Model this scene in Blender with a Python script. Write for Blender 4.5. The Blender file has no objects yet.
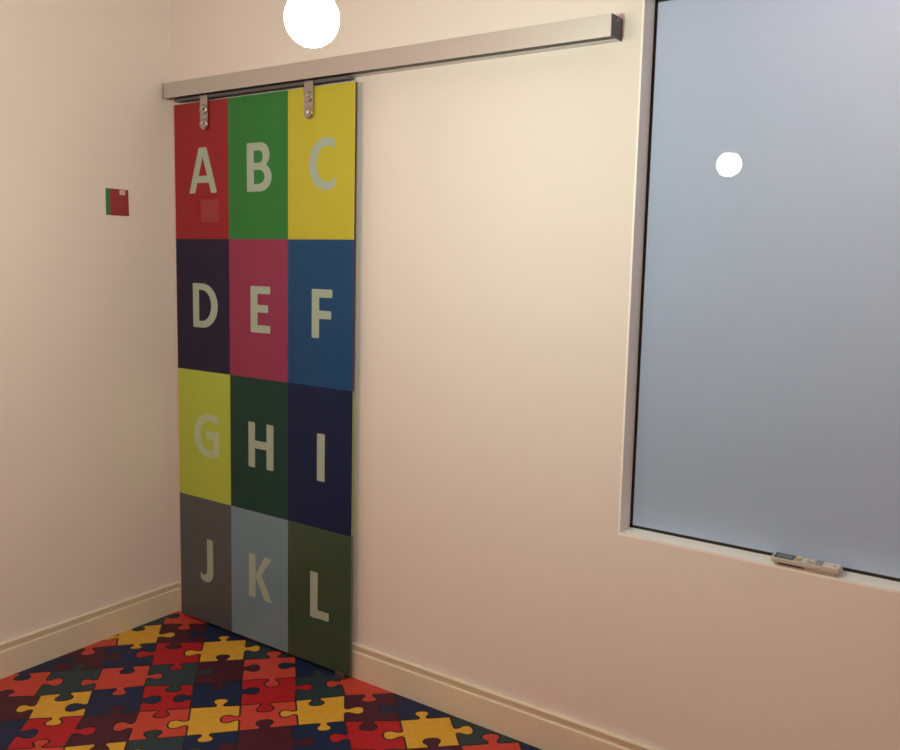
import bpy, bmesh, math, random
from mathutils import Vector, Matrix

# ------------------------------------------------------------------ camera, world, lights, exposure
scn = bpy.context.scene
COL = scn.collection
scn.view_settings.view_transform = 'Standard'
scn.view_settings.look = 'None'
scn.view_settings.gamma = 1.0
scn.view_settings.use_curve_mapping = False
scn.view_settings.exposure = 0.0

cd = bpy.data.cameras.new('camera')
cd.sensor_fit = 'HORIZONTAL'; cd.sensor_width = 36.0
cd.lens = 862.3488 * 36.0 / 900.0
cd.shift_x = 1.7252 / 900.0
cd.shift_y = -8.5918 / 900.0
cd.clip_start = 0.02
cam = bpy.data.objects.new('camera', cd); COL.objects.link(cam)
r_ = Vector((0.82123096, 0.57016139, 0.02226418)); u_ = Vector((-0.08613908, 0.0853094, 0.99262398)); w_ = Vector((-0.56405652, 0.81709136, -0.11917189))
CP = Vector((2.96041797, -2.28824583, 1.50736148))
cam.matrix_world = Matrix(((r_.x, u_.x, -w_.x, CP.x), (r_.y, u_.y, -w_.y, CP.y), (r_.z, u_.z, -w_.z, CP.z), (0, 0, 0, 1)))
scn.camera = cam

world = bpy.data.worlds.new('world'); scn.world = world; world.use_nodes = True
world.node_tree.nodes['Background'].inputs[0].default_value = (0.9, 0.93, 1.0, 1)
world.node_tree.nodes['Background'].inputs[1].default_value = 0.0

# radiance of each globe bulb: the visible one is a neutral white, the left one warmer, the last two added as fill
BULB_LIGHT = [(282, 348, 284), (290, 195, 165), (380, 110, 62), (1080, 880, 820)]
LAMP_SPOTS = [(1.855, -1.133, 1.9285), (1.06, -1.72, 1.93), (3.15, -3.7, 1.95), (3.0, 0.85, 2.42)]

# ------------------------------------------------------------------ constants
H = 3.04; XR = 4.4; YB = -6.12
BT = 0.015
DX, DW, DZ0, DZ1, DY = 0.0675, 0.941, 0.0155, 2.1, -0.0405
CW = DW / 3.0; RH = (DZ1 - DZ0) / 4.0
WX, WZ, WD, WT, WX2 = 1.9986, 0.7401, 0.0736, 2.243, 3.75

# ------------------------------------------------------------------ materials
def mat(name, color, rough=0.5, metal=0.0, spec=0.5, coat=0.0, coat_rough=0.1, noise=None, bump=None, emis=None, brushed=None):
    m = bpy.data.materials.new(name); m.use_nodes = True
    nt = m.node_tree; b = nt.nodes['Principled BSDF']
    b.inputs['Base Color'].default_value = (*color, 1)
    b.inputs['Roughness'].default_value = rough
    b.inputs['Metallic'].default_value = metal
    b.inputs['Specular IOR Level'].default_value = spec
    b.inputs['Coat Weight'].default_value = coat
    b.inputs['Coat Roughness'].default_value = coat_rough
    if emis:
        b.inputs['Emission Color'].default_value = (*emis[0], 1)
        b.inputs['Emission Strength'].default_value = emis[1]
    tc = nt.nodes.new('ShaderNodeTexCoord')
    if noise:
        scale, amount = noise
        n = nt.nodes.new('ShaderNodeTexNoise'); n.inputs['Scale'].default_value = scale; n.inputs['Detail'].default_value = 3
        nt.links.new(tc.outputs['Object'], n.inputs['Vector'])
        mr = nt.nodes.new('ShaderNodeMapRange')
        mr.inputs['From Min'].default_value = 0.3; mr.inputs['From Max'].default_value = 0.7
        mr.inputs['To Min'].default_value = 1 - amount; mr.inputs['To Max'].default_value = 1 + amount
        nt.links.new(n.outputs['Fac'], mr.inputs['Value'])
        vm = nt.nodes.new('ShaderNodeVectorMath'); vm.operation = 'SCALE'
        vm.inputs[0].default_value = color
        nt.links.new(mr.outputs['Result'], vm.inputs['Scale'])
        nt.links.new(vm.outputs['Vector'], b.inputs['Base Color'])
    if bump:
        scale, strength, dist = bump
        n2 = nt.nodes.new('ShaderNodeTexNoise'); n2.inputs['Scale'].default_value = scale; n2.inputs['Detail'].default_value = 2
        if brushed:
            mp = nt.nodes.new('ShaderNodeMapping'); mp.inputs['Scale'].default_value = brushed
            nt.links.new(tc.outputs['Object'], mp.inputs['Vector']); nt.links.new(mp.outputs['Vector'], n2.inputs['Vector'])
        else:
            nt.links.new(tc.outputs['Object'], n2.inputs['Vector'])
        bp = nt.nodes.new('ShaderNodeBump'); bp.inputs['Strength'].default_value = strength; bp.inputs['Distance'].default_value = dist
        nt.links.new(n2.outputs['Fac'], bp.inputs['Height']); nt.links.new(bp.outputs['Normal'], b.inputs['Normal'])
    return m

M = {}
M['wall'] = mat('painted plaster', (0.80, 0.775, 0.74), 0.75, spec=0.25, noise=(1.3, 0.012), bump=(220, 0.08, 0.001))
M['ceiling'] = mat('ceiling paint', (0.82, 0.80, 0.77), 0.9, spec=0.2)
M['skirting'] = mat('skirting gloss paint', (0.7520, 0.7118, 0.5646), 0.45, spec=0.4)
M['frame'] = mat('window reveal paint', (0.95, 0.95, 0.93), 0.5, spec=0.4)
M['gasket'] = mat('black rubber gasket', (0.012, 0.012, 0.014), 0.6)
M['glass'] = mat('pale blue frosted film glass', (0.38, 0.54, 0.74), 0.7, spec=0.1, coat=1.0, coat_rough=0.012)
nt = M['glass'].node_tree; pb = nt.nodes['Principled BSDF']      # the film passes light from the lamp added behind the pane
tr = nt.nodes.new('ShaderNodeBsdfTranslucent'); tr.inputs['Color'].default_value = (0.58, 0.62, 0.76, 1)
mx = nt.nodes.new('ShaderNodeMixShader'); mx.inputs['Fac'].default_value = 0.25
nt.links.new(pb.outputs['BSDF'], mx.inputs[1]); nt.links.new(tr.outputs['BSDF'], mx.inputs[2])
nt.links.new(mx.outputs['Shader'], nt.nodes['Material Output'].inputs['Surface'])
cm = bpy.data.materials.new('clear glass'); cm.use_nodes = True; M['clear'] = cm
ct = cm.node_tree.nodes.new('ShaderNodeBsdfTransparent'); ct.inputs['Color'].default_value = (0.92, 0.95, 0.95, 1)
cm.node_tree.links.new(ct.outputs['BSDF'], cm.node_tree.nodes['Material Output'].inputs['Surface'])
M['alu'] = mat('satin aluminium', (0.62, 0.62, 0.60), 0.58, metal=1.0, spec=0.5, bump=(60, 0.05, 0.001), brushed=(0.3, 30, 30))
M['alu_dark'] = mat('dark track cavity', (0.05, 0.05, 0.055), 0.5, metal=0.4)
M['gap'] = mat('grey carriage metal', (0.17, 0.165, 0.18), 0.5, metal=0.3)
M['end_cap'] = mat('dark plastic end cap', (0.0967, 0.0800, 0.1226), 0.5)
M['steel'] = mat('brushed steel', (0.46, 0.43, 0.40), 0.28, metal=1.0, bump=(80, 0.15, 0.001), brushed=(1, 1, 0.2))
M['screw'] = mat('polished screw steel', (0.85, 0.83, 0.80), 0.18, metal=1.0)
M['letter'] = mat('off white vinyl lettering', (0.370, 0.486, 0.395), 0.5, spec=0.4)
M['letter_low'] = M['letter']
M['letter_pale'] = mat('pale grey vinyl lettering', (0.4590, 0.6088, 0.3732), 0.5, spec=0.4)
for k, c in enumerate(BULB_LIGHT):
    M['bulb_%d' % k] = mat('opal bulb glass', (1, 1, 1), 0.3, emis=(tuple(v / max(c) for v in c), max(c)))
M['socket'] = mat('grey lamp holder', (0.10, 0.10, 0.10), 0.5)
M['cord'] = mat('black textile cord', (0.03, 0.03, 0.03), 0.8)
M['remote'] = mat('cream grey remote plastic', (0.55, 0.51, 0.44), 0.45)
M['remote_low'] = mat('grey beige remote plastic', (0.42, 0.37, 0.32), 0.5)
M['lcd'] = mat('dark grey display', (0.07, 0.09, 0.11), 0.2)
M['lcd_in'] = mat('grey display glass', (0.14, 0.17, 0.19), 0.15)
M['key_tan'] = mat('tan key', (0.50, 0.36, 0.20), 0.5)
M['key_white'] = mat('white key', (0.75, 0.73, 0.68), 0.5)
M['key_blue'] = mat('grey blue key', (0.30, 0.33, 0.40), 0.5)
M['slot'] = mat('dark slot', (0.04, 0.03, 0.03), 0.8)
M['card_red'] = mat('red acrylic', (0.3105, 0.0365, 0.0513), 0.3)
M['card_green'] = mat('green acrylic', (0.03, 0.22, 0.05), 0.3)
M['card_white'] = mat('beige tag', (0.62, 0.50, 0.42), 0.5)
M['pink'] = mat('translucent pink sticker', (0.3109, 0.0331, 0.0414), 0.35)
M['guide'] = mat('brown plastic guide', (0.10, 0.06, 0.045), 0.5)
M['downlight'] = mat('white fitting', (0.8, 0.8, 0.8), 0.4)

def door_mat(name, c): return mat(name, c, 0.18, spec=0.3, noise=(5, 0.02))
PANEL = {
 'A': ('red', (0.2941, 0.0152, 0.0233)), 'B': ('green', (0.0241, 0.2020, 0.0400)), 'C': ('yellow', (0.5032, 0.4865, 0.0373)),
 'D': ('dark purple', (0.0122, 0.0075, 0.0391)), 'E': ('raspberry pink', (0.2743, 0.0324, 0.0916)), 'F': ('blue', (0.0030, 0.0610, 0.1849)),
 'G': ('lime yellow', (0.4308, 0.5678, 0.0690)), 'H': ('dark green', (0.0051, 0.0470, 0.0347)), 'I': ('navy blue', (0.0020, 0.0100, 0.0612)),
 'J': ('brownish grey', (0.0935, 0.1068, 0.1183)), 'K': ('bluish grey', (0.1776, 0.2968, 0.3761)), 'L': ('olive green', (0.0490, 0.0881, 0.0531))}
for k, (n, c) in PANEL.items(): M['panel_' + k] = door_mat(n + ' glass print', c)
M['edge_top'] = mat('maroon glass edge', (0.10, 0.014, 0.04), 0.3)
M['edge_mid'] = mat('lime glass edge', (0.34, 0.44, 0.13), 0.3)
M['edge_low'] = mat('grey glass edge', (0.16, 0.15, 0.17), 0.3)

FC = {'Y': (0.6605, 0.3745, 0.0398), 'O': (0.5436, 0.0597, 0.0404), 'R': (0.4118, 0.0088, 0.0165), 'G': (0.0224, 0.0464, 0.0597), 'B': (0.0077, 0.0188, 0.0721), 'M': (0.0626, 0.0093, 0.0251)}
FN = {'Y': 'mustard', 'O': 'orange', 'R': 'red', 'G': 'dark green', 'B': 'navy', 'M': 'maroon'}
for k in FC: M['floor_' + k] = mat(FN[k] + ' printed vinyl', FC[k], 0.55, spec=0.3, noise=(40, 0.06))
M['floor_line'] = mat('black puzzle outline', (0.008, 0.006, 0.008), 0.6)

# ------------------------------------------------------------------ helpers
def link(name, bm, mats, parent=None, smooth=False, bevel=0.0, seg=2):
    bmesh.ops.remove_doubles(bm, verts=bm.verts, dist=1e-6)
    bmesh.ops.recalc_face_normals(bm, faces=bm.faces)
    me = bpy.data.meshes.new(name); bm.to_mesh(me); bm.free()
    o = bpy.data.objects.new(name, me); COL.objects.link(o)
    for m in (mats if isinstance(mats, (list, tuple)) else [mats]): me.materials.append(m)
    if smooth:
        for p in me.polygons: p.use_smooth = True
    if bevel:
        md = o.modifiers.new('bevel', 'BEVEL'); md.width = bevel; md.segments = seg; md.limit_method = 'ANGLE'; md.angle_limit = math.radians(40)
    if parent is not None:
        o.parent = parent
        o.matrix_parent_inverse = Matrix.Translation(-parent.location)
    return o

def empty(name, loc):
    o = bpy.data.objects.new(name, None); COL.objects.link(o); o.location = loc; o.empty_display_size = 0.05
    return o

def tag(o, label=None, cat=None, group=None, kind=None):
    if label: o['label'] = label
    if cat: o['category'] = cat
    if group: o['group'] = group
    if kind: o['kind'] = kind
    return o

def box(bm, x0, x1, y0, y1, z0, z1, mi=0):
    vs = [bm.verts.new((x, y, z)) for x in (x0, x1) for y in (y0, y1) for z in (z0, z1)]
    fs = []
    for q in ((0, 1, 3, 2), (4, 6, 7, 5), (0, 4, 5, 1), (2, 3, 7, 6), (0, 2, 6, 4), (1, 5, 7, 3)):
        f = bm.faces.new([vs[i] for i in q]); f.material_index = mi; fs.append(f)
    return fs            # x0, x1, y0, y1, z0, z1 faces

def prism(bm, pts, axis, a, b, mi=0):
    """extrude the 2D outline pts between a and b along axis ('x','y','z')"""
    def P(p, t):
        if axis == 'x': return (t, p[0], p[1])
        if axis == 'y': return (p[0], t, p[1])
        return (p[0], p[1], t)
    A = [bm.verts.new(P(p, a)) for p in pts]; B = [bm.verts.new(P(p, b)) for p in pts]
    n = len(pts); fs = [bm.faces.new(A), bm.faces.new(B[::-1])]
    for i in range(n): fs.append(bm.faces.new((A[i], A[(i + 1) % n], B[(i + 1) % n], B[i])))
    for f in fs: f.material_index = mi
    return fs

def lathe(bm, prof, c, axis='z', n=40, mi=0):
    """prof: (r, t) pairs; rings about the axis through c"""
    rings = []
    for r, t in prof:
        if r < 1e-6:
            p = {'z': (c[0], c[1], c[2] + t), 'y': (c[0], c[1] + t, c[2])}[axis]
            rings.append([bm.verts.new(p)])
        else:
            ring = []
            for k in range(n):
                a = 2 * math.pi * k / n; x, y = r * math.cos(a), r * math.sin(a)
                p = {'z': (c[0] + x, c[1] + y, c[2] + t), 'y': (c[0] + x, c[1] + t, c[2] + y)}[axis]
                ring.append(bm.verts.new(p))
            rings.append(ring)
    for A, B in zip(rings, rings[1:]):
        for k in range(n):
            if len(A) == 1 and len(B) == 1: continue
            if len(A) == 1: f = bm.faces.new((A[0], B[(k + 1) % n], B[k]))
            elif len(B) == 1: f = bm.faces.new((A[k], A[(k + 1) % n], B[0]))
            else: f = bm.faces.new((A[k], A[(k + 1) % n], B[(k + 1) % n], B[k]))
            f.material_index = mi
    for ring, rev in ((rings[0], True), (rings[-1], False)):
        if len(ring) > 1: bm.faces.new(ring[::-1] if rev else ring).material_index = mi

# ------------------------------------------------------------------ room shell
T = 0.14
# wall with the window opening
bm = bmesh.new()
L = 0.006
box(bm, -T, WX - L, 0, T, 0, H); box(bm, WX2 + L, XR + T, 0, T, 0, H)
box(bm, WX - L, WX2 + L, 0, T, 0, WZ - L); box(bm, WX - L, WX2 + L, 0, T, WT + L, H)
tag(link('wall_back', bm, M['wall']), kind='structure')
bm = bmesh.new(); box(bm, -T, 0, YB, 0, 0, H); tag(link('wall_left', bm, M['wall']), kind='structure')
bm = bmesh.new(); box(bm, XR, XR + T, YB, 0, 0, H); tag(link('wall_right', bm, M['wall']), kind='structure')
bm = bmesh.new(); box(bm, -T, XR + T, YB - T, YB, 0, H); tag(link('wall_front', bm, M['wall']), kind='structure')
bm = bmesh.new(); box(bm, -T, XR + T, YB - T, 2.2, H, H + 0.1); tag(link('ceiling', bm, M['ceiling']), kind='structure')

# baseboards: flat board, shadow groove, outward sloping top band
def board_profile(s):
    return [(0, 0), (BT, 0), (BT, 0.0965), (BT - 0.0012, 0.0982), (BT - 0.0065, 0.0990), (BT - 0.0065, 0.1015), (BT - 0.0015, 0.122), (BT - 0.002, 0.1245), (0, 0.1262)]
bm = bmesh.new()
prism(bm, [(-y, z) for y, z in board_profile(1)], 'x', BT, XR, 0)
tag(link('baseboard_back', bm, M['skirting']), kind='structure')
bm = bmesh.new()
prism(bm, board_profile(1), 'y', 0.0, YB, 0)
tag(link('baseboard_left', bm, M['skirting']), kind='structure')

bm = bmesh.new()
prism(bm, [(XR - x, z) for x, z in board_profile(1)], 'y', -BT, YB, 0)
tag(link('baseboard_right', bm, M['skirting']), kind='structure')
bm = bmesh.new()
prism(bm, [(YB + y, z) for y, z in board_profile(1)], 'x', BT, XR - BT, 0)
tag(link('baseboard_front', bm, M['skirting']), kind='structure')

# window: lined reveal, black gasket, pale blue frosted pane
bm = bmesh.new()
box(bm, WX - L, WX, -0.0004, WD + 0.03, WZ - L, WT + L); box(bm, WX2, WX2 + L, -0.0004, WD + 0.03, WZ - L, WT + L)
box(bm, WX, WX2, -0.0004, WD + 0.03, WZ - L, WZ); box(bm, WX, WX2, -0.0004, WD + 0.03, WT, WT + L)
win = tag(link('window_1', bm, M['frame']), kind='structure')
bm = bmesh.new()
for q, f in enumerate(box(bm, WX, WX2, WD, WD + 0.006, WZ, WT)): f.material_index = 0 if q == 2 else 1
link('window_pane', bm, [M['glass'], M['clear']], win)
bm = bmesh.new(); g = 0.0085; gy = WD - 0.0012
x0, x1 = WX, WX2
box(bm, x0, x0 + g, gy, WD, WZ, WT); box(bm, x1 - g, x1, gy, WD, WZ, WT)
box(bm, x0, x1, gy, WD, WZ, WZ + g); box(bm, x0, x1, gy, WD, WT - g, WT)
link('window_gasket', bm, M['gasket'], win)

# ------------------------------------------------------------------ jigsaw printed floor
OX, OY = 0.09275, -0.1489
AX, AY = 0.12124, 0.12265
BX, BY = 0.12368, -0.12123
JIT = {(0,0):(-.018,.006),(1,0):(.002,0),(-1,1):(.006,.018),(0,1):(-.014,.004),(1,1):(.003,-.002),(2,1):(-.001,-.008),(-2,2):(.006,-.003),(-1,2):(.007,-.007),(0,2):(.004,-.005),(1,2):(.002,-.006),(2,2):(-.003,-.012),(3,2):(.014,.002),(-2,3):(.001,-.018),(-1,3):(.002,.001),(0,3):(-.005,.005),(1,3):(.003,-.007),(2,3):(-.008,-.006),(3,3):(.009,.006),(-2,4):(.002,.009),(-1,4):(.007,.006),(0,4):(.004,.007),(1,4):(0,.003),(2,4):(-.002,-.007),(3,4):(.003,.005),(4,4):(-.007,.011),(5,4):(.001,.007),(-2,5):(-.007,-.004),(-1,5):(0,-.012),(0,5):(.004,-.001),(1,5):(.004,.004),(2,5):(-.008,.001),(3,5):(-.002,.017),(4,5):(-.018,.004),(5,5):(.002,-.005),(6,5):(0,-.008),(4,6):(-.014,.011),(5,6):(0,-.005),(6,6):(0,-.01),(7,6):(.018,-.003)}
CELL = {}
for (i0, j, s) in ((-2,-1,'MGO'), (-2,0,'OYMBR'), (-3,1,'BMBRYG'), (-3,2,'OGOGMOB'), (-3,3,'MYBRBRGO'), (-3,4,'BRMOYOYMBR'), (-3,5,'MOYGBMBRYG'), (-1,6,'RMOYGBMOB')):
    for k, ch in enumerate(s): CELL[(i0 + k, j)] = ch
# tabs across the edge above cell (i, j): D pushes down into it, U up out of it
HT = {}
for j, i0, s in ((0,-1,'DD'), (1,-2,'DDDU'), (2,-3,'DUDDUU'), (3,-3,'UDDDDDU'), (4,-3,'DDUDUDDD'), (5,-2,'UDUDUDDU'), (6,4,'DUU')):
    for k, ch in enumerate(s): HT[(i0 + k, j)] = 1 if ch == 'D' else -1
# tabs across the edge left of cell (i, j): R pushes right, L left
VT = {}
for j, i0, s in ((-1,0,'R'), (0,-1,'LRL'), (1,-1,'RLLR'), (2,-2,'RLRRRL'), (3,-2,'LLRLRRL'), (4,-2,'RRLLLLRLR'), (5,2,'LRLLR')):
    for k, ch in enumerate(s): VT[(i0 + k, j)] = 1 if ch == 'R' else -1
def hsh(i, j, k): return random.Random(i * 7919 + j * 104729 + k * 31337 + 5).random()
def vert(i, j):
    jx, jy = JIT.get((i, j), ((hsh(i, j, 1) - .5) * .016, (hsh(i, j, 2) - .5) * .016))
    return Vector((OX + AX * i + BX * j + jx, OY + AY * i + BY * j + jy))
TAB = [(0.0, 0.0), (0.20, 0.0), (0.36, 0.0), (0.405, 0.008), (0.422, 0.035), (0.415, 0.075), (0.385, 0.115), (0.355, 0.165), (0.352, 0.215), (0.38, 0.262), (0.43, 0.288), (0.50, 0.296)]
TAB = TAB + [(1 - x, y) for x, y in TAB[-2::-1]]
def catmull(P, n=3):
    out = []
    for k in range(len(P) - 1):
        p0 = P[max(k - 1, 0)]; p1 = P[k]; p2 = P[k + 1]; p3 = P[min(k + 2, len(P) - 1)]
        for q in range(n):
            t = q / n
            out.append(tuple(0.5 * (2 * p1[a] + (p2[a] - p0[a]) * t + (2 * p0[a] - 5 * p1[a] + 4 * p2[a] - p3[a]) * t * t + (3 * p1[a] - p0[a] - 3 * p2[a] + p3[a]) * t ** 3) for a in (0, 1)))
    out.append(P[-1]); return out
# where along its edge each tab sits, from the middle
HO = {(-1, 0): -0.042, (0, 0): 0.025, (-1, 1): 0.008, (0, 1): -0.097, (1, 1): -0.045, (-1, 2): 0.045, (0, 2): 0.053, (1, 2): 0.023, (2, 2): 0.075, (-2, 2): -0.022, (-2, 3): 0.033, (-1, 3): 0.033, (0, 3): 0.128, (1, 3): 0.018, (2, 3): 0.058, (3, 3): 0.025, (-3, 3): -0.12, (-2, 4): 0.008, (-1, 4): 0.045, (0, 4): -0.04, (1, 4): 0.085, (2, 4): -0.055, (3, 4): -0.097, (4, 4): -0.032, (-2, 5): 0.04, (-1, 5): 0.073, (0, 5): -0.092, (1, 5): -0.13, (2, 5): -0.062, (3, 5): 0.043, (4, 5): -0.07, (5, 5): -0.037, (5, 6): -0.005, (6, 6): 0.058}
VO = {(0, 0): 0.12, (1, 0): 0.062, (0, 1): -0.015, (1, 1): 0.025, (2, 1): -0.02, (-1, 1): 0.035, (-2, 2): -0.037, (-1, 2): 0.103, (0, 2): 0.068, (1, 2): -0.047, (2, 2): -0.047, (3, 2): -0.085, (-2, 3): 0.035, (-1, 3): 0.13, (0, 3): 0.093, (1, 3): 0.053, (2, 3): -0.03, (3, 3): -0.042, (4, 3): -0.087, (-2, 4): 0.015, (-1, 4): 0.02, (0, 4): -0.002, (1, 4): 0.058, (2, 4): 0.01, (3, 4): -0.002, (4, 4): 0.103, (5, 4): 0.068, (2, 5): 0.013, (3, 5): 0.078, (4, 5): 0.048, (5, 5): -0.005, (6, 5): 0.013}
def edge_curve(a, b, side, key):
    """curve from a to b; the tab bulges by 'side' along the right-hand normal"""
    d = b - a; n = Vector((d.y, -d.x)) * side
    c = VO.get((key[0], key[1] - 500)) if key[1] > 400 else HO.get(key)
    if c is None: c = (hsh(*key, 7) - .5) * .1
    hs = 0.93 + hsh(*key, 8) * .16; ws = 0.92 + hsh(*key, 9) * .16
    out = []
    for x, y in catmull(TAB):
        xx = 0.5 + (x - .5) * ws + c if 0.3 < x < 0.7 else (x if x in (0.0, 1.0) else x + c * min(x, 1 - x) / .3)
        out.append(a + d * xx + n * (y * hs * (1.2 if key[1] > 400 else 1.0)))
    return out
HC, VC = {}, {}
SHIFT = {(-1, 1): -.2, (-2, 3): .1, (3, 5): -.11}
def shifted(i, j):
    t = SHIFT.get((i, j), 0.0)
    return vert(i, j).lerp(vert(i + 1, j) if t > 0 else vert(i - 1, j), abs(t))
def top_path(i, j):
    P = list(hcurve(i, j)); a, b = SHIFT.get((i, j), 0.0), SHIFT.get((i + 1, j), 0.0)
    if a > 0: P = P[3:]
    if b < 0: P = P[:-3]
    if a: P.insert(0, shifted(i, j))
    if b: P.append(shifted(i + 1, j))
    return P
R0, R1 = -42, 60
def hcurve(i, j):
    if (i, j) not in HC:
        s = HT.get((i, j), 1 if hsh(i, j, 3) > .5 else -1)
        HC[(i, j)] = edge_curve(vert(i, j), vert(i + 1, j), s, (i, j))       # right-hand normal of +A is +B (down the picture)
    return HC[(i, j)]
def vcurve(i, j):
    if (i, j) not in VC:
        s = VT.get((i, j), 1 if hsh(i, j, 4) > .5 else -1)
        VC[(i, j)] = edge_curve(shifted(i, j), vert(i, j + 1), -s, (i, j + 500))
    return VC[(i, j)]
def inset(P, w):
    n = len(P); out = []
    for k in range(n):
        a, b, c = P[k - 1], P[k], P[(k + 1) % n]
        d1 = (b - a); d2 = (c - b)
        if d1.length < 1e-7: d1 = d2
        if d2.length < 1e-7: d2 = d1
        d1 = d1.normalized(); d2 = d2.normalized()
        nn = Vector((d1.y + d2.y, -d1.x - d2.x))
        if nn.length < 1e-4: nn = Vector((d1.y, -d1.x))
        nn.normalize()
        cs = max(0.45, nn.dot(Vector((d1.y, -d1.x))))
        out.append(b + nn * (w / cs))
    return out
keys = list(FC)
bm = bmesh.new()
MX = 0.02
for i in range(R0, R1):
    for j in range(-30, 60):
        c = (vert(i, j) + vert(i + 1, j + 1)) / 2
        if not (-0.16 < c.x < XR + 0.16 and YB - 0.16 < c.y < 0.16): continue
        poly = top_path(i, j)[:-1] + vcurve(i + 1, j)[:-1] + hcurve(i, j + 1)[::-1][:-1] + vcurve(i, j)[::-1][:-1]
        # walking +A then +B turns clockwise, so the right-hand normal points inwards
        poly = inset(poly, 0.0030)
        ch = CELL.get((i, j)) or keys[int(hsh(i, j, 6) * 6) % 6]
        f = bm.faces.new([bm.verts.new((p.x, p.y, 0)) for p in poly])
        f.material_index = 1 + keys.index(ch)
bmesh.ops.triangulate(bm, faces=bm.faces[:])
for co, no in (((-MX, 0, 0), (-1, 0, 0)), ((XR + MX, 0, 0), (1, 0, 0)), ((0, MX, 0), (0, 1, 0)), ((0, YB - MX, 0), (0, -1, 0))):
    bmesh.ops.bisect_plane(bm, geom=bm.verts[:] + bm.edges[:] + bm.faces[:], plane_co=co, plane_no=no, clear_outer=True)
for f in bm.faces:
    if f.normal.z < 0: f.normal_flip()
me = bpy.data.meshes.new('floor')
box(bm, -T, XR + T, YB - T, T, -0.06, -0.0006, 0)
bm.to_mesh(me); bm.free()
floor = bpy.data.objects.new('floor', me); COL.objects.link(floor)
me.materials.append(M['floor_line'])
for k in keys: me.materials.append(M['floor_' + k])
tag(floor, kind='structure')

# ------------------------------------------------------------------ sliding door
door = empty('sliding_door', (DX + DW / 2, DY + 0.005, DZ0))
tag(door, 'tall sliding door of twelve coloured squares lettered A to L hanging from the rail', 'sliding door')
TH = 0.007
def fillet(pts, r, n=4):
    out = []; N = len(pts)
    for k in range(N):
        p0, p, p1 = Vector(pts[k - 1]), Vector(pts[k]), Vector(pts[(k + 1) % N])
        a = (p0 - p); b = (p1 - p); la, lb = a.length, b.length
        a.normalize(); b.normalize()
        ang = a.angle(b)
        if ang > 2.6: out.append(tuple(p)); continue
        t = min(r / math.tan(ang / 2), la * .45, lb * .45)
        A = p + a * t; B = p + b * t
        for q in range(n + 1):
            s = q / n; out.append(tuple(A * (1 - s) ** 2 + p * 2 * s * (1 - s) + B * s * s))
    return out
def resample(P, n):
    P = [Vector(p) for p in P]; d = [0]
    for a, b in zip(P, P[1:]): d.append(d[-1] + (b - a).length)
    out = []; k = 0
    for q in range(n):
        s = d[-1] * q / (n - 1)
        while k < len(P) - 2 and d[k + 1] < s: k += 1
        t = (s - d[k]) / max(d[k + 1] - d[k], 1e-9); out.append(P[k].lerp(P[k + 1], min(max(t, 0), 1)))
    return out
def arc(cx, cz, rx, rz, a0, a1, n=20):
    return [(cx + rx * math.cos(math.radians(a0 + (a1 - a0) * k / n)), cz + rz * math.sin(math.radians(a0 + (a1 - a0) * k / n))) for k in range(n + 1)]
class Letter:
    def __init__(s, ci, ri): s.bm = bmesh.new(); s.ci = ci; s.ri = ri; s.k = 0
    def W(s, p): return (DX + CW * (s.ci + p[0]), DZ0 + RH * (3 - s.ri + p[1]))
    def yy(s): s.k += 1; return DY - 0.0004 - 0.00004 * s.k
    def poly(s, pts, r=0.005):
        prism(s.bm, fillet([s.W(p) for p in pts], r), 'y', DY, s.yy())
    def band(s, outer, inner, closed=False, n=60):
        O = resample([s.W(p) for p in outer], n); I = resample([s.W(p) for p in inner], n)
        y = s.yy()
        vs = [[s.bm.verts.new((p[0], t, p[1])) for p in C] for C in (O, I) for t in (y, DY)]
        Of, Ob, If, Ib = vs
        rng = range(n - 1)
        for k in rng:
            for A, B in ((Of, If), (Ob, Of), (If, Ib)):
                s.bm.faces.new((A[k], A[k + 1], B[k + 1], B[k]))
        if not closed:
            for k in (0, n - 1): s.bm.faces.new((Of[k], Ob[k], Ib[k], If[k]))
def dshape(x0, x1, z0, z1, xs):
    m = (z0 + z1) / 2; h = (z1 - z0) / 2
    return [(x0, m), (x0, z0), (xs, z0)] + arc(xs, m, x1 - xs, h, -90, 90, 24) + [(x0, z1), (x0, m)]
def ring(L_, outer, inner):
    # corner-matched closed ring: resample piecewise so the corners correspond
    def pieces(P): return [P[0:2], P[1:3], P[2:-2], P[-3:-1], P[-2:]]
    cnt = (8, 10, 40, 10, 8); O, I = [], []
    for a, b, c in zip(pieces(outer), pieces(inner), cnt):
        O += [tuple(v) for v in resample(a, c)][:-1]; I += [tuple(v) for v in resample(b, c)][:-1]
    O.append(O[0]); I.append(I[0])
    O = [L_.W(p) for p in O]; I = [L_.W(p) for p in I]
    y = L_.yy(); n = len(O)
    Of, Ob, If, Ib = [[L_.bm.verts.new((p[0], t, p[1])) for p in C] for C in (O, I) for t in (y, DY)]
    for k in range(n - 1):
        for A, B in ((Of, If), (Ob, Of), (If, Ib)): L_.bm.faces.new((A[k], A[k + 1], B[k + 1], B[k]))
T0, B0 = 0.670, 0.335
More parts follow.
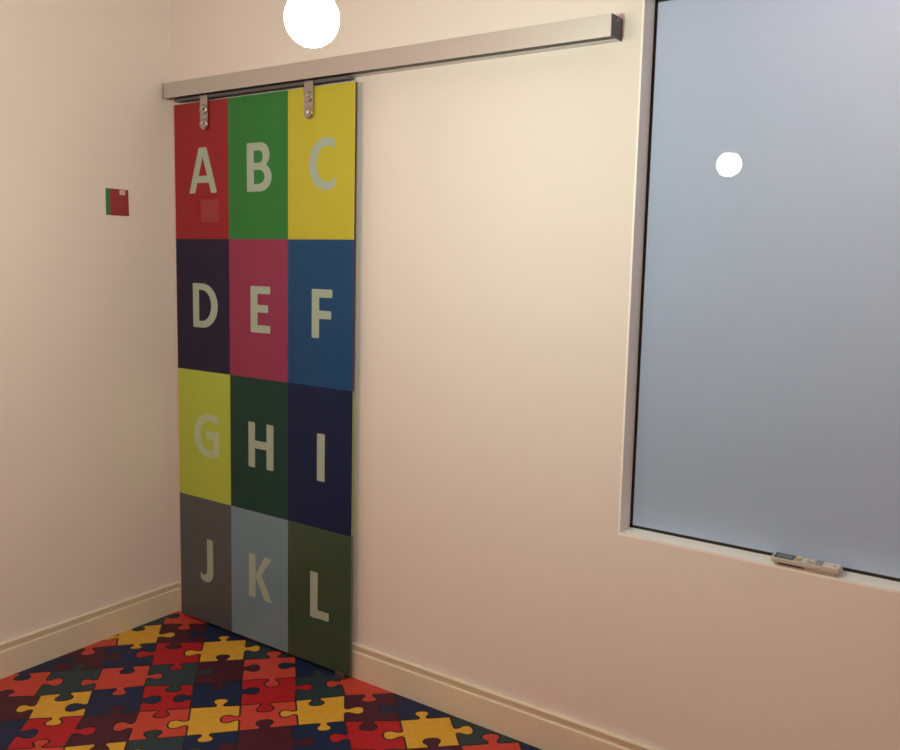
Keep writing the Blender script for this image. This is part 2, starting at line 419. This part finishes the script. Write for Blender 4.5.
def draw(ch, ci, ri):
    l = Letter(ci, ri)
    if ch == 'A':
        l.poly([(.278, .337), (.386, .337), (.572, .670), (.464, .670)])
        l.poly([(.686, .337), (.793, .337), (.606, .670), (.498, .670)])
        l.poly([(.40, .413), (.68, .413), (.64, .464), (.44, .464)], .0005)
    elif ch == 'B':
        l.poly([(.324, .333), (.440, .333), (.440, .671), (.324, .671)])
        ring(l, dshape(.36, .703, .497, .671, .55), dshape(.436, .592, .529, .617, .52))
        ring(l, dshape(.36, .737, .333, .531, .54), dshape(.436, .620, .385, .484, .52))
    elif ch == 'C':
        outer = [(.730, .636)] + arc(.585, .4965, .258, .1725, 66, 294, 40) + [(.738, .354)]
        inner = [(.728, .588), (.69, .603), (.64, .611)] + arc(.59, .497, .146, .115, 90, 270, 40) + [(.65, .385), (.69, .392), (.731, .405)]
        l.band(outer, inner, n=80)
    elif ch == 'D':
        l.poly([(.320, .333), (.436, .333), (.436, .668), (.320, .668)])
        ring(l, dshape(.35, .786, .333, .668, .50), dshape(.436, .665, .384, .619, .49))
    elif ch == 'E':
        l.poly([(.376, .334), (.492, .334), (.492, .667), (.376, .667)])
        l.poly([(.378, .613), (.708, .613), (.708, .667), (.378, .667)])
        l.poly([(.40, .480), (.672, .480), (.672, .534), (.40, .534)])
        l.poly([(.378, .334), (.709, .334), (.709, .388), (.378, .388)])
    elif ch == 'F':
        l.poly([(.378, .334), (.491, .334), (.491, .667), (.378, .667)])
        l.poly([(.380, .611), (.688, .611), (.688, .667), (.380, .667)])
        l.poly([(.40, .466), (.675, .466), (.675, .522), (.40, .522)])
    elif ch == 'G':
        outer = [(.776, .654), (.72, .668)] + arc(.585, .503, .278, .170, 78, 270, 40) + [(.66, .336), (.73, .345), (.786, .358), (.79, .40)]
        inner = [(.783, .600), (.74, .611), (.68, .617)] + arc(.60, .503, .160, .116, 96, 270, 40) + [(.64, .389), (.676, .395), (.678, .41)]
        l.band(outer, inner, n=80)
        l.poly([(.676, .362), (.790, .358), (.792, .545), (.676, .545)], .002)
        l.poly([(.540, .480), (.790, .480), (.792, .545), (.540, .536)])
    elif ch == 'H':
        l.poly([(.326, .336), (.439, .336), (.441, .673), (.326, .673)])
        l.poly([(.640, .338), (.758, .338), (.759, .673), (.641, .673)])
        l.poly([(.42, .481), (.66, .481), (.66, .539), (.42, .539)], .001)
    elif ch == 'I':
        l.poly([(.468, .340), (.586, .340), (.588, .675), (.469, .675)])
    elif ch == 'J':
        outer = [(.650, .676), (.650, .44)] + arc(.53, .415, .120, .084, 0, -90, 14) + [(.48, .330), (.43, .340), (.404, .356)]
        inner = [(.534, .676), (.534, .44)] + arc(.47, .425, .064, .042, 0, -90, 14) + [(.45, .384), (.43, .388), (.406, .400)]
        l.band(outer, inner, n=60)
        l.poly([(.534, .56), (.650, .56), (.650, .680), (.534, .680)])
    elif ch == 'K':
        l.poly([(.320, .336), (.436, .336), (.440, .673), (.322, .673)])
        l.poly([(.425, .500), (.505, .500), (.728, .672), (.600, .672)])
        l.poly([(.425, .515), (.520, .552), (.728, .336), (.604, .336)])
    elif ch == 'L':
        l.poly([(.369, .339), (.484, .339), (.487, .676), (.368, .676)])
        l.poly([(.369, .342), (.663, .342), (.664, .402), (.40, .402)])
    return l.bm
SIDE_OF = {0: 'edge_top', 1: 'edge_top', 2: 'edge_mid', 3: 'edge_low'}
for k, ch in enumerate('ABCDEFGHIJKL'):
    ri, ci = divmod(k, 3)
    bm = bmesh.new()
    fs = box(bm, DX + CW * ci, DX + CW * (ci + 1), DY, DY + TH, DZ0 + RH * (3 - ri), DZ0 + RH * (4 - ri), 0)
    fs[3].material_index = 1
    if ci == 2: fs[1].material_index = 1
    sq = link('coloured_square', bm, [M['panel_' + ch], M[SIDE_OF[ri]]], door)
    sq['label'] = '%s glass square with the letter %s' % (PANEL[ch][0], ch)
    lt = link('letter', draw(ch, ci, ri), M['letter_pale'] if ch == 'G' else M['letter'], sq)
    lt.matrix_parent_inverse = Matrix.Identity(4)
    lt['label'] = ('pale grey letter %s' if ch == 'G' else 'off-white letter %s') % ch
bm = bmesh.new()  # thin pink square on the face of the A panel
prism(bm, [(DX + CW * .488, DZ0 + RH * 3.124), (DX + CW * .827, DZ0 + RH * 3.122), (DX + CW * .829, DZ0 + RH * 3.288), (DX + CW * .488, DZ0 + RH * 3.293)], 'y', DY, DY - 0.0004)
pink_sq = link('patch', bm, M['pink'], door); pink_sq['label'] = 'small faint pink square below the letter A'

# two hangers: strap, two bolt bosses, screws
def hanger(cx):
    hy = DY - 0.003                     # back of the strap; stands just off the glass
    w = 0.0212
    bm = bmesh.new()
    pts = [(cx - w, 2.1215), (cx - w, 2.0135)] + [(cx + w * math.cos(a), 2.0135 + w * math.sin(a)) for a in [math.pi + math.pi * q / 14 for q in range(1, 14)]] + [(cx + w, 2.0135), (cx + w, 2.1215)]
    prism(bm, pts, 'y', hy, hy - 0.007)
    h = link('hanger', bm, M['steel'], door, bevel=0.0012)
    h['label'] = 'brushed steel hanger strap with two bolts'
    for z in (2.067, 2.0135):
        bm = bmesh.new()
        lathe(bm, [(0, -.0135), (0.012, -.0135), (0.0175, -.0120), (0.0195, -.0095), (0.0195, 0.0)], (cx, hy, z), 'y', 36)
        b = link('bolt', bm, M['steel'], h, bevel=0); b.matrix_parent_inverse = Matrix.Identity(4)
        bm = bmesh.new()
        lathe(bm, [(0, -.026), (.0040, -.026), (.0055, -.024), (.0055, -.010), (.0055, -.009)], (cx + .012, hy, z), 'y', 20)
        s = link('screw', bm, M['screw'], h, smooth=True); s.matrix_parent_inverse = Matrix.Identity(4)
    bm = bmesh.new()                     # clamp behind, joins the strap to the glass
    lathe(bm, [(0, -.003), (.013, -.003), (.013, 0), (0, 0)], (cx, DY, 2.045), 'y', 24)
    w_ = link('washer', bm, M['steel'], h); w_.matrix_parent_inverse = Matrix.Identity(4)
hanger(0.2550); hanger(0.8030)
# dark grey bar just below the rail above the glass
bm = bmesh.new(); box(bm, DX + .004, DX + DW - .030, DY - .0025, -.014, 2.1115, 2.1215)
cb = link('gap_bar', bm, M['gap'], door); cb['label'] = 'dark grey bar between glass and rail'

# ------------------------------------------------------------------ rail
RX0, RX1, RZ0, RZ1, RY = 0.0431, 1.937, 2.123, 2.1814, -0.0686
rail = empty('door_rail', ((RX0 + RX1) / 2, 0, RZ0))
tag(rail, 'long satin aluminium door rail box fixed high on the wall', 'rail')
bm = bmesh.new()
pts = [(0, RZ0), (0, RZ1), (RY + .001, RZ1), (RY, RZ1 - .001), (RY, RZ0), (RY + .003, RZ0), (RY + .003, RZ1 - .004), (-.004, RZ1 - .004), (-.004, RZ0 + .003), (-.030, RZ0 + .003), (-.030, RZ0)]
prism(bm, pts, 'x', RX0, RX1 - .003)
link('rail_profile', bm, M['alu'], rail)
bm = bmesh.new()
box(bm, RX0 + .002, RX1 - .004, -.0305, -.028, RZ0 + .003, RZ0 + .020)
box(bm, RX0 + .002, RX1 - .004, RY + .0035, -.0305, RZ0 + .0015, RZ0 + .0035)
link('running_track', bm, M['alu_dark'], rail)
bm = bmesh.new(); box(bm, RX1 - .003, RX1, RY, 0, RZ0, RZ1)
lathe(bm, [(0, -.0001), (.0001, 0)], (RX1, -.02, RZ1 - .012), 'z', 8)
link('end_cap', bm, M['end_cap'], rail)
bm = bmesh.new(); box(bm, RX0 - .0025, RX0, RY, 0, RZ0, RZ1)
link('end_cap', bm, M['end_cap'], rail)
bm = bmesh.new()                         # small screw head in the dark end cap
for k in range(1):
    c = Vector((RX1, -.034, RZ1 - .010)); n = 18
    A = [bm.verts.new((c.x, c.y + .0035 * math.cos(2 * math.pi * q / n), c.z + .0035 * math.sin(2 * math.pi * q / n))) for q in range(n)]
    B = [bm.verts.new((c.x + .0012, v.co.y, v.co.z)) for v in A]
    bm.faces.new(B)
    for q in range(n): bm.faces.new((A[q], A[(q + 1) % n], B[(q + 1) % n], B[q]))
link('screw', bm, M['steel'], rail)

# floor guide at the lower right corner of the door
bm = bmesh.new()
gx0, gx1 = DX + DW - .062, DX + DW - .022
prism(bm, [(DY - .011, 0), (DY - .003, 0), (DY - .003, .020), (DY - .005, .022), (DY - .009, .022), (DY - .011, .019)], 'x', gx0, gx1)
box(bm, gx0, gx1, DY - .004, DY + .016, 0, .004); box(bm, gx0, gx1, DY + .0125, DY + .0165, 0, .02)
tag(link('floor_guide', bm, M['guide']), 'small brown plastic guide on the floor at the right foot of the lettered door', 'door guide')

# ------------------------------------------------------------------ pendant lamps
def pendant(k, label):
    x, y, z = LAMP_SPOTS[k]; r = 0.0478
    e = empty('pendant_lamp', (x, y, z - r)); tag(e, label, 'lamp')
    bm = bmesh.new()
    prof = [(0, -r)] + [(r * math.cos(math.radians(a)), r * math.sin(math.radians(a))) for a in range(-80, 66, 6)] + [(0.0185, r * .95)]
    lathe(bm, prof, (x, y, z), 'z', 48)
    link('bulb', bm, M['bulb_%d' % k], e, smooth=True)
    bm = bmesh.new()
    t = r * .88
    lathe(bm, [(0.0285, t - .002), (0.0285, t + .004), (0.024, t + .024), (0.019, t + .050), (0.0135, t + .068), (0.006, t + .074), (0.0, t + .075)], (x, y, z), 'z', 36)
    link('lamp_holder', bm, M['socket'], e, smooth=True)
    bm = bmesh.new(); lathe(bm, [(.003, t + .07), (.003, H - z - .02)], (x, y, z), 'z', 12)
    link('cord', bm, M['cord'], e, smooth=True)
    bm = bmesh.new(); lathe(bm, [(.045, H - z - .025), (.05, H - z - .02), (.05, H - z)], (x, y, z), 'z', 32)
    link('ceiling_rose', bm, M['socket'], e, smooth=False)
pendant(0, 'glowing round white globe bulb hanging in front of the rail')
pendant(1, 'second glowing globe bulb hanging left of the picture, out of view')
pendant(2, 'added fill globe bulb hanging behind the camera, out of view')  # fill lamp added to even out the light on the walls
pendant(3, 'added unseen globe bulb that brightens the frosted window from behind')  # unseen lamp added to lighten the upper right of the pane

# ------------------------------------------------------------------ remote control on the sill
rem = empty('remote_control', (2.500, 0.030, WZ))
tag(rem, 'cream air conditioner remote control with dark display lying on the window sill', 'remote control')
rx0, rx1 = 2.420, 2.590
def rr(x0, x1, y0, y1, r):
    return fillet([(x0, y0), (x1, y0), (x1, y1), (x0, y1)], r, 5)
y0, y1 = 0.002, 0.054
bm = bmesh.new(); prism(bm, rr(rx0 + .010, rx1 - .004, y0, y1, .010), 'z', WZ, WZ + .009)
link('holder_base', bm, M['remote_low'], rem, bevel=.002)
bm = bmesh.new(); prism(bm, rr(rx0, rx1, y0 - .001, y1, .011), 'z', WZ + .009, WZ + .0205)
body = link('body', bm, M['remote'], rem, bevel=.0025, seg=3)
zt = WZ + .0205
bm = bmesh.new(); box(bm, rx0 + .022, rx0 + .085, y0 - .0022, y0 + .002, WZ + .0065, WZ + .0095)
link('side_slot', bm, M['slot'], rem)
bm = bmesh.new(); prism(bm, rr(rx0 + .006, rx0 + .056, y0 + .005, y1 - .005, .004), 'z', zt - .0005, zt + .0008)
d = link('display', bm, M['lcd'], rem)
bm = bmesh.new(); prism(bm, rr(rx0 + .013, rx0 + .050, y0 + .010, y1 - .010, .002), 'z', zt + .0008, zt + .0011)
d2 = link('display_glass', bm, M['lcd_in'], d); d2.matrix_parent_inverse = Matrix.Identity(4)
for (a, b, c, e, m_) in ((.060, .072, .012, .030, 'key_tan'), (.060, .070, .034, .046, 'key_white'), (.076, .087, .010, .022, 'key_white'), (.076, .087, .030, .044, 'key_white'), (.092, .103, .010, .024, 'remote_low'), (.092, .103, .030, .044, 'key_white'), (.109, .115, .008, .046, 'key_blue'), (.118, .124, .008, .046, 'key_blue')):
    bm = bmesh.new(); prism(bm, rr(rx0 + a, rx0 + b, y0 + c, y0 + e, .002), 'z', zt - .0005, zt + .0014)
    k_ = link('button', bm, M[m_], rem)
    if m_ == 'key_tan': k_['label'] = 'tan button'
    if m_ == 'key_blue': k_['label'] = 'grey blue button'
bm = bmesh.new(); prism(bm, rr(rx0 + .127, rx0 + .164, y0 + .006, y1 - .006, .006), 'z', zt - .0005, zt + .0006)
cv = link('cover', bm, M['key_white'], rem); cv['label'] = 'white sliding cover'
bm = bmesh.new(); lathe(bm, [(.003, 0), (.003, .0006), (0, .0006)], (rx0 + .154, y0 + .026, zt + .0006), 'z', 16)
dt = link('button', bm, M['slot'], rem); dt['label'] = 'tiny dark round button'

# ------------------------------------------------------------------ small red and green plate on the left wall
bm = bmesh.new()
sg = empty('wall_plate', (0, -.259, 1.66))
tag(sg, 'small square red plate with a green stripe fixed to the left wall', 'wall plate')
prism(bm, [(-.2905, 1.6595), (-.2095, 1.6600), (-.2110, 1.7590), (-.2905, 1.7595)], 'x', 0, .004)
link('red_plate', bm, M['card_red'], sg)
bm = bmesh.new(); prism(bm, [(-.3065, 1.6595), (-.2905, 1.6595), (-.2905, 1.7595), (-.3070, 1.7590)], 'x', 0, .004)
link('green_stripe', bm, M['card_green'], sg)
bm = bmesh.new(); prism(bm, fillet([(-.250, 1.738), (-.226, 1.738), (-.224, 1.757), (-.249, 1.757)], .003), 'x', .004, .0048)
t_ = link('tag', bm, M['card_white'], sg); t_['label'] = 'little beige tag'
